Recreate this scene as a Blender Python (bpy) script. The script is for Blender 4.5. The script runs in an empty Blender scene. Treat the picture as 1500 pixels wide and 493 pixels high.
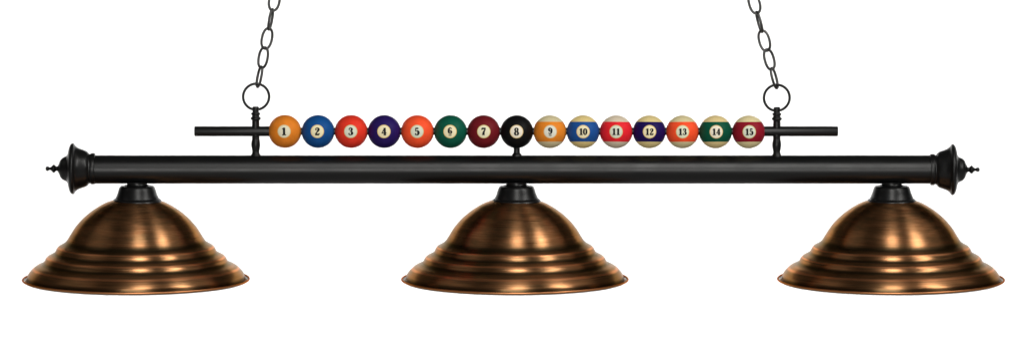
import bpy, bmesh, math, random
from mathutils import Vector, Matrix

random.seed(7)
sc = bpy.context.scene
col = sc.collection
MM = 0.001
ZB = 1.70            # height of the fixture's middle line above the floor of the studio (m)
PITCH = math.radians(6.0)


def X(px):           # fixture plane: 1 unit of the drawing = 1 mm
    return (px - 750.0) * MM


def Z(py):
    return (246.5 - py) * MM


# ------------------------------------------------------------------ materials
def new_mat(name):
    m = bpy.data.materials.new(name)
    m.use_nodes = True
    nt = m.node_tree
    bsdf = nt.nodes["Principled BSDF"]
    return m, nt, bsdf


def srgb(r, g, b):
    def f(c):
        c /= 255.0
        return c / 12.92 if c <= 0.04045 else ((c + 0.055) / 1.055) ** 2.4
    return (f(r), f(g), f(b), 1.0)


def N(nt, typ, **kw):
    n = nt.nodes.new(typ)
    for k, v in kw.items():
        setattr(n, k, v)
    return n


def math_node(nt, op, a, b=None, c=None):
    n = N(nt, 'ShaderNodeMath', operation=op)
    for i, v in enumerate((a, b, c)):
        if v is None:
            continue
        if isinstance(v, (int, float)):
            n.inputs[i].default_value = v
        else:
            nt.links.new(v, n.inputs[i])
    return n.outputs[0]


def mix_col(nt, fac, a, b):
    n = N(nt, 'ShaderNodeMix', data_type='RGBA')
    if isinstance(fac, (int, float)):
        n.inputs[0].default_value = fac
    else:
        nt.links.new(fac, n.inputs[0])
    for idx, v in ((6, a), (7, b)):
        if isinstance(v, tuple):
            n.inputs[idx].default_value = v
        else:
            nt.links.new(v, n.inputs[idx])
    return n.outputs[2]


def ramp(nt, fac, lo, hi, a=0.0, b=1.0):
    n = N(nt, 'ShaderNodeMapRange')
    nt.links.new(fac, n.inputs[0])
    n.inputs[1].default_value = lo
    n.inputs[2].default_value = hi
    n.inputs[3].default_value = a
    n.inputs[4].default_value = b
    return n.outputs[0]


def noise(nt, vec, scale, detail=3.0, rough=0.55):
    n = N(nt, 'ShaderNodeTexNoise')
    nt.links.new(vec, n.inputs['Vector'])
    n.inputs['Scale'].default_value = scale
    n.inputs['Detail'].default_value = detail
    n.inputs['Roughness'].default_value = rough
    return n.outputs[0]


def obj_coord(nt):
    return N(nt, 'ShaderNodeTexCoord').outputs['Object']


def black_metal(name, base=0.012, rough=0.38, spec=0.5):
    m, nt, b = new_mat(name)
    co = obj_coord(nt)
    n1 = noise(nt, co, 900.0, 2.0)
    n2 = noise(nt, co, 25.0, 3.0)
    b.inputs['Base Color'].default_value = (base, base * 1.04, base * 1.08, 1)
    nt.links.new(ramp(nt, n2, 0.3, 0.7, rough - 0.04, rough + 0.04), b.inputs['Roughness'])
    b.inputs['Specular IOR Level'].default_value = spec
    bp = N(nt, 'ShaderNodeBump')
    bp.inputs['Strength'].default_value = 0.06
    bp.inputs['Distance'].default_value = 0.0004
    nt.links.new(n1, bp.inputs['Height'])
    nt.links.new(bp.outputs[0], b.inputs['Normal'])
    return m


def copper(name):
    m, nt, b = new_mat(name)
    co = obj_coord(nt)
    sep = N(nt, 'ShaderNodeSeparateXYZ')
    nt.links.new(co, sep.inputs[0])
    ang = math_node(nt, 'ARCTAN2', sep.outputs[0], math_node(nt, 'MULTIPLY', sep.outputs[1], -1.0))
    rad = math_node(nt, 'SQRT', math_node(nt, 'ADD', math_node(nt, 'MULTIPLY', sep.outputs[0], sep.outputs[0]),
                                          math_node(nt, 'MULTIPLY', sep.outputs[1], sep.outputs[1])))
    along = math_node(nt, 'SUBTRACT', rad, sep.outputs[2])        # runs down the profile
    seed = math_node(nt, 'MULTIPLY', N(nt, 'ShaderNodeObjectInfo').outputs['Random'], 37.0)
    cmb = N(nt, 'ShaderNodeCombineXYZ')                            # brushed lines run round the shade
    nt.links.new(math_node(nt, 'MULTIPLY', ang, 1.6), cmb.inputs[0])
    nt.links.new(math_node(nt, 'MULTIPLY', along, 520.0), cmb.inputs[1])
    nt.links.new(seed, cmb.inputs[2])
    brush = noise(nt, cmb.outputs[0], 1.0, 4.0, 0.6)
    cmb2 = N(nt, 'ShaderNodeCombineXYZ')
    nt.links.new(math_node(nt, 'MULTIPLY', ang, 2.2), cmb2.inputs[0])
    nt.links.new(math_node(nt, 'MULTIPLY', along, 60.0), cmb2.inputs[1])
    nt.links.new(seed, cmb2.inputs[2])
    patina = noise(nt, cmb2.outputs[0], 1.0, 3.0, 0.55)
    bright = mix_col(nt, ramp(nt, brush, 0.3, 0.7), (0.34, 0.138, 0.052, 1), (0.55, 0.27, 0.122, 1))
    dark = (0.17, 0.102, 0.046, 1)
    base = mix_col(nt, ramp(nt, patina, 0.36, 0.68, 0.0, 0.75), bright, dark)
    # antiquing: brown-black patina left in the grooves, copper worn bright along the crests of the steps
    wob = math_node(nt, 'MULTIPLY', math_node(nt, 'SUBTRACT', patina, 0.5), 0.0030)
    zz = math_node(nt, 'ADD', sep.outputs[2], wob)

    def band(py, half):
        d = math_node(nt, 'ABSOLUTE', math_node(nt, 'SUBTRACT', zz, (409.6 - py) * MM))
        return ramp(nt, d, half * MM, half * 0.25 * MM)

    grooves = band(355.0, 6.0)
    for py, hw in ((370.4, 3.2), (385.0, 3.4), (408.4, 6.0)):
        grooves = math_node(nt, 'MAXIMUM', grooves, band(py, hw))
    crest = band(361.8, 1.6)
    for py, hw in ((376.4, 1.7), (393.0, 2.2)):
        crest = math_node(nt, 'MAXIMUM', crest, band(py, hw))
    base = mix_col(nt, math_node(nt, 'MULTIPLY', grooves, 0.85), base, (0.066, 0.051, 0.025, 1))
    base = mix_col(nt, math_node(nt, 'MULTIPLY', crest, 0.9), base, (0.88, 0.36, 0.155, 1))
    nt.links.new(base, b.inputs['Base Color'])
    b.inputs['Metallic'].default_value = 1.0
    b.inputs['Specular Tint'].default_value = (0.62, 0.53, 0.43, 1)
    nt.links.new(ramp(nt, brush, 0.3, 0.7, 0.27, 0.36), b.inputs['Roughness'])
    b.inputs['Anisotropic'].default_value = 0.8
    b.inputs['Anisotropic Rotation'].default_value = 0.25
    tg = N(nt, 'ShaderNodeTangent', direction_type='RADIAL', axis='Z')
    nt.links.new(tg.outputs[0], b.inputs['Tangent'])
    bp = N(nt, 'ShaderNodeBump')
    bp.inputs['Strength'].default_value = 0.10
    bp.inputs['Distance'].default_value = 0.0006
    nt.links.new(brush, bp.inputs['Height'])
    nt.links.new(bp.outputs[0], b.inputs['Normal'])
    return m


def ball_mat(name, colour, striped, cream=(0.66, 0.57, 0.34, 1), spot=(0.70, 0.66, 0.49, 1)):
    m, nt, b = new_mat(name)
    co = obj_coord(nt)
    sep = N(nt, 'ShaderNodeSeparateXYZ')
    nt.links.new(co, sep.inputs[0])
    x, y, z = sep.outputs
    mott = noise(nt, co, 60.0, 4.0, 0.6)
    fine = noise(nt, co, 700.0, 2.0, 0.6)
    lo = tuple(c * 0.86 for c in colour[:3]) + (1,)
    hi = tuple(min(1, c * 1.12) for c in colour[:3]) + (1,)
    c = mix_col(nt, ramp(nt, mott, 0.3, 0.7), lo, hi)
    if striped:
        cream = tuple(min(0.82, v * 1.12) for v in cream[:3]) + (1,)
        az = math_node(nt, 'ABSOLUTE', z)
        cl = tuple(v * 0.9 for v in cream[:3]) + (1,)
        cc = mix_col(nt, ramp(nt, fine, 0.3, 0.7), cl, cream)
        c = mix_col(nt, ramp(nt, az, 0.01435, 0.01455), c, cc)
    r = math_node(nt, 'SQRT', math_node(nt, 'ADD', math_node(nt, 'MULTIPLY', x, x), math_node(nt, 'MULTIPLY', z, z)))
    front = math_node(nt, 'LESS_THAN', y, 0.0)
    ring = math_node(nt, 'MULTIPLY', ramp(nt, r, 0.00985, 0.00960), front)
    inner = math_node(nt, 'MULTIPLY', ramp(nt, r, 0.00885, 0.00855), front)
    spot = tuple(min(0.86, v * 1.13) for v in spot[:3]) + (1,)
    edge = tuple(v * f for v, f in zip(spot[:3], (0.88, 0.72, 0.42))) + (1,)
    c = mix_col(nt, ring, c, edge)
    sp = mix_col(nt, ramp(nt, fine, 0.25, 0.75), tuple(v * 0.9 for v in spot[:3]) + (1,), spot)
    c = mix_col(nt, inner, c, sp)
    nt.links.new(c, b.inputs['Base Color'])
    b.inputs['Roughness'].default_value = 0.45
    b.inputs['Specular IOR Level'].default_value = 0.10
    return m


MAT = {
    'black': black_metal('satin black metal', 0.0035, 0.33, 0.34),
    'black_cap': black_metal('satin black cast metal', 0.0035, 0.34, 0.34),
    'chain': black_metal('gunmetal chain', 0.03, 0.30, 0.8),
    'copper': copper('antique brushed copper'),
    'ink': black_metal('black numeral ink', 0.008, 0.5, 0.2),
}
_b = MAT['chain'].node_tree.nodes["Principled BSDF"]
_b.inputs['Metallic'].default_value = 0.9
_b.inputs['Base Color'].default_value = (0.075, 0.074, 0.073, 1)

m, nt, b = new_mat('copper rim')
b.inputs['Base Color'].default_value = (0.66, 0.27, 0.11, 1)
b.inputs['Specular Tint'].default_value = (0.5, 0.32, 0.22, 1)
b.inputs['Metallic'].default_value = 1.0
nt.links.new(ramp(nt, noise(nt, obj_coord(nt), 120.0, 3.0), 0.3, 0.7, 0.3, 0.42), b.inputs['Roughness'])
MAT['rim'] = m

m, nt, b = new_mat('white inner enamel')
b.inputs['Base Color'].default_value = (0.75, 0.73, 0.68, 1)
nt.links.new(ramp(nt, noise(nt, obj_coord(nt), 50.0, 3.0), 0.3, 0.7, 0.3, 0.4), b.inputs['Roughness'])
MAT['enamel'] = m

m, nt, b = new_mat('white paper backdrop')
nt.links.new(mix_col(nt, noise(nt, obj_coord(nt), 3.0, 3.0), (0.86, 0.86, 0.86, 1), (0.90, 0.90, 0.90, 1)),
             b.inputs['Base Color'])
b.inputs['Roughness'].default_value = 0.95
b.inputs['Specular IOR Level'].default_value = 0.1
MAT['paper'] = m


# ------------------------------------------------------------------ mesh helpers
def finish(bm, name, mats, parent=None, loc=(0, 0, 0), rot=(0, 0, 0), sharp=38):
    bmesh.ops.remove_doubles(bm, verts=bm.verts, dist=1e-7)
    bmesh.ops.recalc_face_normals(bm, faces=bm.faces)
    lim = math.radians(sharp)
    for f in bm.faces:
        f.smooth = True
    for e in bm.edges:
        if len(e.link_faces) == 2 and e.calc_face_angle(0) > lim:
            e.smooth = False
    me = bpy.data.meshes.new(name)
    bm.to_mesh(me)
    bm.free()
    for mt in (mats if isinstance(mats, (list, tuple)) else [mats]):
        me.materials.append(mt)
    o = bpy.data.objects.new(name, me)
    o.location = loc
    o.rotation_euler = rot
    if parent:
        o.parent = parent
    col.objects.link(o)
    return o


def lathe(bm, prof, axis='Z', seg=96, mat=0):
    """prof: list of (radius, height) in metres, revolved round the axis."""
    rings = []
    for r, h in prof:
        if r < 1e-6:
            p = (0, 0, h) if axis == 'Z' else (h, 0, 0)
            rings.append([bm.verts.new(p)])
            continue
        ring = []
        for i in range(seg):
            a = 2 * math.pi * i / seg
            ring.append(bm.verts.new((r * math.cos(a), r * math.sin(a), h) if axis == 'Z'
                                     else (h, r * math.cos(a), r * math.sin(a))))
        rings.append(ring)
    for a, b in zip(rings, rings[1:]):
        n = max(len(a), len(b))
        for i in range(n):
            j = (i + 1) % n
            vs = []
            for v in (a[i % len(a)], a[j % len(a)], b[j % len(b)], b[i % len(b)]):
                if v not in vs:
                    vs.append(v)
            if len(vs) > 2:
                f = bm.faces.new(vs)
                f.material_index = mat


def smooth_profile(pts, n=5):
    """Catmull-Rom through the points; a point given with a third value True is a hard corner."""
    out = []
    P = [(p[0], p[1]) for p in pts]
    hard = [len(p) > 2 and p[2] for p in pts]
    for i in range(len(P) - 1):
        p1, p2 = P[i], P[i + 1]
        p0 = P[i - 1] if i > 0 and not hard[i] else (2 * p1[0] - p2[0], 2 * p1[1] - p2[1])
        p3 = P[i + 2] if i + 2 < len(P) and not hard[i + 1] else (2 * p2[0] - p1[0], 2 * p2[1] - p1[1])
        for k in range(n):
            t = k / n
            q = []
            for c in (0, 1):
                q.append(0.5 * (2 * p1[c] + (p2[c] - p0[c]) * t + (2 * p0[c] - 5 * p1[c] + 4 * p2[c] - p3[c]) * t * t
                                + (3 * p1[c] - p0[c] - 3 * p2[c] + p3[c]) * t ** 3))
            out.append((max(q[0], 0.0), q[1]))
    out.append(P[-1])
    return out


def tube_loop(bm, pts, r, seg=12, flat=1.0):
    """closed wire through pts (local XZ plane, y = 0)"""
    n = len(pts)
    rings = []
    for i in range(n):
        a, c = Vector(pts[i - 1]), Vector(pts[(i + 1) % n])
        t = (c - a).normalized()
        up = Vector((0, 1, 0))
        side = t.cross(up).normalized()
        ring = []
        for k in range(seg):
            w = 2 * math.pi * k / seg
            ring.append(bm.verts.new(Vector(pts[i]) + side * r * math.cos(w) + up * r * math.sin(w)))
        rings.append(ring)
    for i in range(n):
        a, b = rings[i], rings[(i + 1) % n]
        for k in range(seg):
            j = (k + 1) % seg
            bm.faces.new((a[k], a[j], b[j], b[k]))


# ------------------------------------------------------------------ numerals
def catmull(pts, n=7):
    out = []
    for i in range(len(pts) - 1):
        p1, p2 = pts[i], pts[i + 1]
        p0 = pts[i - 1] if i else p1
        p3 = pts[i + 2] if i + 2 < len(pts) else p2
        for k in range(n):
            t = k / n
            out.append(tuple(0.5 * (2 * p1[c] + (p2[c] - p0[c]) * t + (2 * p0[c] - 5 * p1[c] + 4 * p2[c] - p3[c]) * t * t
                                    + (3 * p1[c] - p0[c] - 3 * p2[c] + p3[c]) * t ** 3) for c in range(3)))
    out.append(tuple(pts[-1]))
    return out


def ellipse_stroke(cx, cy, rx, ry, thick, thin, n=28):
    out = []
    for i in range(n + 1):
        a = 2 * math.pi * i / n
        out.append((cx + rx * math.cos(a), cy + ry * math.sin(a), thin + (thick - thin) * abs(math.cos(a)) ** 1.2))
    return out


def bar(x0, y0, x1, y1, w):
    return [(x0, y0, w), (x1, y1, w)]


SIX = [[catmull([(.50, .84, .10), (.40, .95, .07), (.28, .94, .10), (.16, .78, .17), (.12, .5, .20), (.14, .24, .18),
                 (.28, .05, .07), (.42, .12, .14), (.47, .30, .18), (.42, .48, .14), (.28, .56, .06), (.16, .46, .06)])],
       [(.47, .82, .075)]]
DIG = {
    '0': ([ellipse_stroke(.29, .5, .20, .46, .19, .07)], []),
    '1': ([bar(.30, .02, .30, 1.0, .19), bar(.06, .035, .54, .035, .075), [(.30, .97, .06), (.20, .86, .09), (.06, .80, .05)]], []),
    '2': ([catmull([(.10, .72, .08), (.14, .88, .08), (.29, .955, .08), (.43, .86, .17), (.43, .68, .19), (.31, .46, .13),
                    (.16, .26, .09), (.07, .10, .07)]), bar(.05, .09, .52, .09, .16), bar(.51, .06, .55, .28, .07)],
          [(.14, .71, .085)]),
    '3': ([catmull([(.10, .76, .07), (.15, .91, .07), (.28, .955, .08), (.41, .87, .16), (.41, .68, .17), (.31, .55, .07), (.19, .52, .06)]),
           catmull([(.19, .525, .06), (.34, .50, .09), (.45, .37, .18), (.45, .18, .19), (.33, .05, .08), (.2, .04, .07), (.09, .14, .07), (.08, .24, .07)])],
          [(.13, .77, .085), (.12, .22, .085)]),
    '4': ([bar(.40, .02, .40, .98, .18), bar(.40, .95, .05, .30, .07), bar(.02, .29, .60, .29, .08), bar(.24, .035, .56, .035, .07)], []),
    '5': ([bar(.12, .91, .48, .91, .14), bar(.14, .95, .12, .52, .07),
           catmull([(.12, .52, .06), (.27, .60, .08), (.42, .51, .17), (.46, .31, .20), (.39, .11, .15), (.25, .04, .07), (.11, .10, .07), (.08, .2, .07)])],
          [(.12, .21, .085)]),
    '6': (SIX[0], SIX[1]),
    '7': ([bar(.05, .90, .53, .90, .16), bar(.07, .95, .06, .70, .07),
           catmull([(.51, .86, .07), (.40, .66, .11), (.29, .42, .17), (.24, .02, .20)])], []),
    '8': ([ellipse_stroke(.29, .745, .155, .215, .15, .07), ellipse_stroke(.29, .265, .185, .235, .17, .07)], []),
    '9': ([[(.58 - x, 1 - y, w) for x, y, w in SIX[0][0]]], [(.58 - x, 1 - y, r) for x, y, r in SIX[1]]),
}


def numeral(bm, text, rad, height):
    h = height
    zoff = 0.0
    under = text in ('6', '9')
    if under:
        h *= 0.86
        zoff = 0.0011
    adv = 0.60
    wsc = 1.10 if len(text) == 1 else 1.04
    total = adv * len(text) * h * wsc
    layer = [0]

    def put(px, pz):
        R = rad + 0.00011 + layer[0] * 0.000006
        return bm.verts.new((px, -math.sqrt(max(R * R - px * px - pz * pz, 0)), pz))

    def ribbon(st, ox):
        st = [(x, y, w * 1.45 + 0.018) for x, y, w in st]
        if len(st) <= 3:                                  # straight strokes are cut up so that they hug the ball
            fine = []
            for a, c in zip(st, st[1:]):
                fine += [tuple(a[i] + (c[i] - a[i]) * k / 12 for i in range(3)) for k in range(12)]
            st = fine + [st[-1]]
        pl = []
        for i, (x, y, w) in enumerate(st):
            a = st[max(i - 1, 0)]
            c = st[min(i + 1, len(st) - 1)]
            dx, dy = c[0] - a[0], c[1] - a[1]
            L = math.hypot(dx, dy) or 1.0
            nx, ny = -dy / L * w / 2, dx / L * w / 2
            pl.append(((x + nx, y + ny), (x - nx, y - ny)))
        vs = [[put(ox + p[0] * h * wsc, zoff + (p[1] - .5) * h) for p in pr] for pr in pl]
        for a, b_ in zip(vs, vs[1:]):
            f = bm.faces.new((a[0], a[1], b_[1], b_[0]))
            f.material_index = 1
        layer[0] += 1

    for k, ch in enumerate(text):
        ox = -total / 2 + k * adv * h * wsc
        strokes, blobs = DIG[ch]
        for st in strokes:
            ribbon(st, ox)
        for cx, cy, r in blobs:
            vs = [put(ox + (cx + r * math.cos(i * math.pi / 8)) * h * wsc, zoff + (cy - .5 + r * math.sin(i * math.pi / 8)) * h)
                  for i in range(16)]
            f = bm.faces.new(vs)
            f.material_index = 1
            layer[0] += 1
    if under:
        ribbon([(.08, -.15, .05), (.18, -.19, .08), (.29, -.2, .09), (.40, -.19, .08), (.50, -.15, .05)], -total / 2)


# ------------------------------------------------------------------ the fixture (one thing with its parts)
light = bpy.data.objects.new('billiard_light', None)
light.empty_display_size = 0.05
light.location = (0, 0, ZB)
light['label'] = 'long black billiard table light with three copper shades and a row of fifteen pool balls'
light['category'] = 'pendant light'
col.objects.link(light)

# main bar
TY = 248.0
bm = bmesh.new()
R = 0.0208
lathe(bm, [(0, X(136)), (R - .001, X(136)), (R, X(137)), (R, X(1365)), (R - .001, X(1366)), (0, X(1366))], 'X', 96)
finish(bm, 'main_bar', MAT['black'], light, (0, 0, Z(TY)))

# end caps, each with its finial; profile from the tip inwards, measured from the cap's inner end
cap_prof = [(8.0, 86.8), (12.0, 88.2), (15.6, 91.2), (17.5, 95.0), (19.8, 98.3), (24.5, 100.0), (31.5, 101.6), (36.0, 103.8),
            (37.4, 106.6), (36.4, 108.6), (33.3, 110.8), (30.5, 114.6), (28.9, 118.4), (27.6, 122.2), (25.4, 127.2), (21.6, 130.8, True), (21.4, 132.2, True),
            (22.6, 133.2), (22.9, 135.6), (22.6, 138.2), (20.4, 139.4)]
fin_prof = [(0, 66.6), (1.7, 67.2), (2.8, 68.8), (2.8, 70.4), (1.7, 72.4), (1.5, 73.4), (2.6, 75.2), (5.0, 77.6), (5.6, 78.8), (4.9, 80.0),
            (2.9, 82.2), (2.7, 83.2), (3.8, 85.0), (6.4, 86.0), (9.0, 88.4)]


def make_cap(x_in, sign, py):
    bm = bmesh.new()
    pr = [(0, 87.4, True), (8.0, 86.8, True)] + cap_prof[1:] + [(0, 139.4, True)]
    pr = smooth_profile([(p[0] * MM, sign * (139.4 - p[1]) * MM) + ((p[2],) if len(p) > 2 else ()) for p in pr], 4)
    lathe(bm, pr, 'X', 96)
    cap = finish(bm, 'end_cap', MAT['black_cap'], light, (X(x_in), 0, Z(py)), sharp=50)
    bm = bmesh.new()
    pr = smooth_profile([((p[0] + (0.5 if p[0] else 0)) * MM, sign * (139.4 - p[1]) * MM) for p in fin_prof], 4)
    lathe(bm, pr, 'X', 40)
    finish(bm, 'finial', MAT['black_cap'], cap, (0, 0, 0), sharp=60)
    return cap


make_cap(139.4, -1, 246.8)
make_cap(1362.4, 1, 248.2)

# rod the balls are strung on
BX0, BSTEP, BY = 417.6, 48.49, 192.5
bm = bmesh.new()
r1, r0 = 0.0073, 0.0053
pr = [(0, X(285)), (r1 - .0012, X(285)), (r1 - .0003, X(285.5)), (r1, X(286.6)), (r1, X(402)), (r0, X(402.1)), (r0, X(1112)), (r1, X(1112.1)),
      (r1, X(1225.6)), (r1 - .0003, X(1226.7)), (r1 - .0012, X(1227.2)), (0, X(1227.2))]
lathe(bm, pr, 'X', 48)
finish(bm, 'ball_rod', MAT['black_cap'], light, (0, 0, Z(BY - 0.6)))

# turned posts that carry the rod; y values as drawn
post_prof = [(0, 155.6, True), (3.2, 155.7), (4.4, 157.0), (4.6, 160.5), (4.3, 163.0), (4.6, 164.2, True), (6.2, 165.3), (6.2, 167.0), (4.9, 168.4, True),
             (5.2, 170.6, True), (6.9, 172.0), (7.0, 173.8), (5.6, 175.4, True), (5.0, 176.4), (5.2, 184.0), (5.2, 198.6), (4.6, 200.4, True), (5.4, 201.4),
             (4.9, 202.8, True), (5.6, 205.5), (6.2, 210.0), (6.1, 213.5), (5.2, 219.0), (4.6, 221.6, True), (5.2, 222.6), (5.0, 223.8), (6.2, 226.0), (7.0, 228.4), (0, 230.5)]
for px, dy in ((374.8, 0.0), (1137.6, 1.0)):
    bm = bmesh.new()
    lathe(bm, smooth_profile([((p[0] + (0.35 if p[0] else 0)) * MM, (228.4 - p[1]) * MM) + ((p[2],) if len(p) > 2 else ()) for p in post_prof], 4), 'Z', 48)
    finish(bm, 'post', MAT['black_cap'], light, (X(px), 0, Z(228.4 + dy * 0.6)), sharp=50)

# short support under the eight ball
bm = bmesh.new()
lathe(bm, smooth_profile([(0, .020), (4.6 * MM, .0195, True), (4.7 * MM, 5.6 * MM), (5.4 * MM, 3.4 * MM), (6.9 * MM, 1.6 * MM), (7.0 * MM, -1.2 * MM), (0, -1.4 * MM)], 4), 'Z', 40)
finish(bm, 'support', MAT['black_cap'], light, (X(757), 0, Z(227.6)))

# balls
COL = {
    1: srgb(220, 126, 38), 2: srgb(18, 76, 140), 3: srgb(226, 56, 38), 4: srgb(38, 22, 90), 5: srgb(250, 84, 46), 6: srgb(11, 86, 66),
    7: srgb(110, 24, 32), 8: srgb(15, 15, 16), 9: srgb(226, 132, 40), 10: srgb(28, 78, 146), 11: srgb(228, 38, 48), 12: srgb(28, 15, 82),
    13: srgb(248, 82, 44), 14: srgb(8, 80, 58), 15: srgb(140, 24, 40)}
CNAME = {1: 'orange yellow', 2: 'blue', 3: 'red', 4: 'dark purple', 5: 'bright orange red', 6: 'green', 7: 'maroon', 8: 'black'}
GREY_SPOT = (0.62, 0.64, 0.52, 1)
IVORY = (0.76, 0.68, 0.44, 1)
SPOT = {1: (0.66, 0.62, 0.46, 1), 2: IVORY, 3: GREY_SPOT, 4: IVORY, 5: GREY_SPOT, 6: IVORY, 7: (0.72, 0.68, 0.48, 1), 8: (0.78, 0.70, 0.58, 1), 9: (0.66, 0.65, 0.56, 1),
        10: IVORY, 11: GREY_SPOT, 12: IVORY, 13: (0.68, 0.68, 0.5, 1), 14: (0.76, 0.70, 0.56, 1), 15: GREY_SPOT}
CREAM = {9: (0.62, 0.54, 0.32, 1), 10: (0.72, 0.57, 0.24, 1), 11: (0.66, 0.56, 0.42, 1), 12: (0.70, 0.57, 0.26, 1), 13: (0.66, 0.57, 0.32, 1), 14: (0.72, 0.57, 0.27, 1), 15: (0.70, 0.60, 0.33, 1)}
BR = 0.02412
for n in range(1, 16):
    bm = bmesh.new()
    lathe(bm, [(BR * math.sin(math.pi * i / 64), -BR * math.cos(math.pi * i / 64)) for i in range(65)], 'Z', 128)
    numeral(bm, str(n), BR, 0.0110 if n < 10 else 0.0095)
    bm.normal_update()
    mt = ball_mat('ball lacquer %d' % n, COL[n], n > 8, CREAM.get(n, (0.6, 0.5, 0.3, 1)), SPOT[n])
    # the numeral sheets keep their own outward normals; only weld/recalc the ball
    o = finish(bm, 'billiard_ball', [mt, MAT['ink']], light, (X(BX0 + (n - 1) * BSTEP), 0, Z(BY - 0.4 + n * 0.05)),
               (-PITCH, math.radians(random.uniform(-2.5, 2.5)) if n < 9 else math.radians(random.uniform(-.8, .8)), math.radians(random.uniform(-1.2, 1.2))))
    if n < 9:
        o['label'] = 'solid %s pool ball with black number %d on a pale spot' % (CNAME[n], n)
    else:
        o['label'] = '%s striped cream pool ball with black number %d on a pale spot' % (CNAME[n - 8], n)

# shades
SH = [(0, 287.5), (18, 288.6), (34, 293.6), (46, 298.0), (57.5, 304.6), (67, 311.2), (75.6, 318.4), (83.4, 326.4), (90.4, 335.2), (97.0, 345.8), (100.4, 351.2), (104.0, 355.4),
      (109.0, 358.6), (113.6, 361.2), (116.2, 364.4), (117.6, 367.4), (119.8, 370.4), (124.4, 373.2), (129.4, 375.8), (132.2, 378.6), (133.4, 381.2),
      (135.6, 384.4), (139.6, 387.0), (145.4, 389.6), (150.6, 393.2), (154.4, 397.0), (157.2, 400.6), (159.0, 404.0), (159.5, 407.6), (160.0, 410.6), (161.6, 412.4), (163.8, 411.8), (165.4, 409.8)]
OFF = 409.6
shades = []
proto = None
for sx, fx in ((198.2, 200.6), (754.2, 756.4), (1306.0, 1306.4)):
    if proto is None:
        bm = bmesh.new()
        pr = smooth_profile([(r * MM, (OFF - y) * MM) for r, y in SH], 6)
        lathe(bm, pr, 'Z', 192, 0)
        inner = [(max(r - 1.1 * MM, 0), z - 1.0 * MM) for r, z in pr[:-8]] + [pr[-1]]
        lathe(bm, inner, 'Z', 192, 1)
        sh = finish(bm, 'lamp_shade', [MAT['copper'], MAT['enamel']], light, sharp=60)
        bm = bmesh.new()
        lathe(bm, [((165.7 + 1.4 * math.cos(a)) * MM, (0.1 + 1.4 * math.sin(a)) * MM) for a in [2 * math.pi * i / 16 for i in range(17)]], 'Z', 192)
        rim = finish(bm, 'rim', MAT['rim'], sh, sharp=90)
        bm = bmesh.new()
        fp = [(0, 266), (14.8, 266.2, True), (14.8, 269.0), (16.0, 270.8), (19.5, 271.8), (23.4, 272.3), (25.2, 273.6), (26.4, 275.8), (27.4, 278.6), (29.2, 284.4), (31.9, 290.6, True),
              (34.0, 291.8), (35.4, 293.6), (35.6, 296.4), (30, 297)]
        lathe(bm, smooth_profile([(p[0] * MM, (296 - p[1]) * MM) + ((p[2],) if len(p) > 2 else ()) for p in fp], 4), 'Z', 72)
        fit = finish(bm, 'shade_holder', MAT['black_cap'], light, sharp=45)
        proto = (sh, rim, fit)
        s, f = sh, fit
    else:
        s = proto[0].copy(); col.objects.link(s); s.parent = light
        r_ = proto[1].copy(); col.objects.link(r_); r_.parent = s
        f = proto[2].copy(); col.objects.link(f); f.parent = light
    s.location = (X(sx), 0, Z(OFF))
    f.location = (X(fx), 0, Z(296))

# ------------------------------------------------------------------ chains
def link_points(w, h, n=48, e=2.25):
    out = []
    for i in range(n):
        a = 2 * math.pi * i / n
        c, s = math.cos(a), math.sin(a)
        out.append((w * math.copysign(abs(c) ** (2 / e), c), 0, h * math.copysign(abs(s) ** (2 / e), s)))
    return out


bm = bmesh.new()
tube_loop(bm, link_points(7.7 * MM, 15.2 * MM), 1.95 * MM, 12)
link0 = finish(bm, 'link', MAT['chain'], None, sharp=60)
bm = bmesh.new()
tube_loop(bm, [(19.0 * MM * math.cos(2 * math.pi * i / 80), 0, 19.0 * MM * math.sin(2 * math.pi * i / 80)) for i in range(80)], 1.95 * MM, 14)
ring0 = finish(bm, 'ring', MAT['black_cap'], None, sharp=60)

used = False
for (rx, ry), (ax, ay), (dx, dy), spins, lab in (
        ((375.6, 141.2), (380.6, 112.0), (5.6, -28.0), (-68, -32, 20, 76, 8, 80, 15), 'oval link chain leaning right, on the ring beside the orange number 1 ball'),
        ((1137.4, 142.8), (1133.6, 114.0), (-7.4, -27.4), (66, 30, -16, -76, -6, 80, 12), 'oval link chain leaning left, on the ring beside the maroon striped number 15 ball')):
    ch = bpy.data.objects.new('hanging_chain', None)
    ch.empty_display_size = 0.02
    ch.location = (X(rx), 0, ZB + Z(ry + 20))
    ch['label'] = lab
    ch['category'] = 'chain'
    ch['group'] = 'chains the billiard light hangs from'
    col.objects.link(ch)
    base = Vector(ch.location)
    o = ring0 if not used else ring0.copy()
    if used:
        col.objects.link(o)
    o.parent = ch
    o.location = Vector((X(rx), 0, ZB + Z(ry))) - base
    o.rotation_euler = (0, 0, math.radians(6))
    tilt = math.atan2(dx, -dy)
    for k, sp in enumerate(spins):
        l = link0 if not used else link0.copy()
        if used:
            col.objects.link(l)
        used = True
        l.parent = ch
        l.location = Vector((X(ax + dx * k), 0, ZB + Z(ay + dy * k))) - base
        wob = math.radians(random.uniform(-1.5, 1.5))
        l.rotation_euler = (Matrix.Rotation(tilt + wob, 3, 'Y') @ Matrix.Rotation(math.radians(sp), 3, 'Z')).to_euler()

# ------------------------------------------------------------------ backdrop
bm = bmesh.new()
WY = 2.6
for p in ((-3, WY, ZB - 1.3), (3, WY, ZB - 1.3), (3, WY, ZB + 0.9), (-3, WY, ZB + 0.9)):
    bm.verts.new(p)
bm.faces.new(bm.verts)
bd = finish(bm, 'backdrop', MAT['paper'])
bd['kind'] = 'structure'
bd['label'] = 'plain white backdrop behind the billiard light'

# ------------------------------------------------------------------ light
w = bpy.data.worlds.new("World")
sc.world = w
w.use_nodes = True
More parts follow.
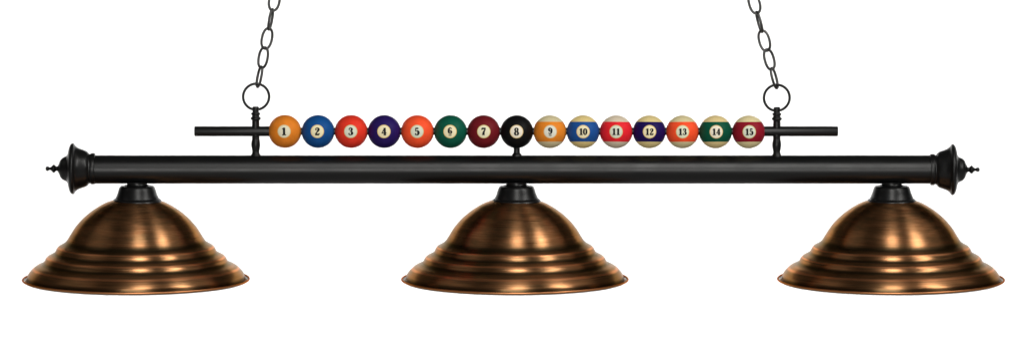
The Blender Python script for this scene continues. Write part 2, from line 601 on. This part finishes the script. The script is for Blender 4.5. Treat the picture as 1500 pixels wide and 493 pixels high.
# dim studio: dark above the horizon, brighter below as added fill for ball undersides
wt = w.node_tree
wsep = N(wt, 'ShaderNodeSeparateXYZ')
wt.links.new(N(wt, 'ShaderNodeTexCoord').outputs['Generated'], wsep.inputs[0])
wcol = mix_col(wt, ramp(wt, wsep.outputs[2], -0.35, -0.10), (0.36, 0.35, 0.34, 1), (0.055, 0.053, 0.051, 1))
wt.links.new(wcol, wt.nodes['Background'].inputs[0])
wt.nodes['Background'].inputs[1].default_value = 1.0


def area(name, loc, target, sx, sy, power, color=(1, 1, 1)):
    d = bpy.data.lights.new(name, 'AREA')
    d.shape = 'RECTANGLE'
    d.size, d.size_y = sx, sy
    d.energy = power
    d.color = color
    o = bpy.data.objects.new(name, d)
    o.location = loc
    o.rotation_euler = (Vector(target) - Vector(loc)).to_track_quat('-Z', 'Y').to_euler()
    col.objects.link(o)
    return o


def polar(az, el, d):
    a, e = math.radians(az), math.radians(el)
    return (d * math.sin(a) * math.cos(e), -d * math.cos(a) * math.cos(e), ZB + d * math.sin(e))


C0 = (0, 0, ZB)
area('key_lamp', polar(5, 36, 7.0), C0, 1.7, 4.2, 195, (1, 0.985, 0.955))
area('side_lamp', polar(57, 36, 7.0), C0, 1.4, 4.4, 205, (1, 0.985, 0.955))
area('front_fill', polar(-2, 3, 8.4), C0, 3.4, 2.6, 200, (1, 0.985, 0.955))  # added soft fill that flattens the balls and lifts their lower halves
area('side_fill_lamp', polar(-84, 42, 6.5), C0, 3.6, 3.0, 9, (1, 0.95, 0.88))
area('side_fill_lamp', polar(92, 42, 6.5), C0, 3.6, 3.0, 13, (1, 0.95, 0.88))
# lamps for the backdrop, close to it and facing it
area('backdrop_lamp', (0, 0.6, ZB + 1.5), (0, WY, ZB + 1.5), 2.2, 0.5, 62)
area('backdrop_lamp', (0, 0.6, ZB - 1.9), (0, WY, ZB - 1.9), 2.2, 0.5, 62)

# ------------------------------------------------------------------ camera
cam = bpy.data.cameras.new('camera')
D = 9.0
cam.sensor_fit = 'HORIZONTAL'
cam.sensor_width = 36
cam.lens = 36 * D / 1.5
cam.clip_end = 100
co = bpy.data.objects.new('camera', cam)
co.location = (0, -D * math.cos(PITCH), ZB + D * math.sin(PITCH))
co.rotation_euler = (math.radians(90) - PITCH, 0, 0)
col.objects.link(co)
sc.camera = co

sc.view_settings.view_transform = 'Standard'
sc.view_settings.look = 'None'
sc.view_settings.exposure = 0
sc.view_settings.gamma = 1
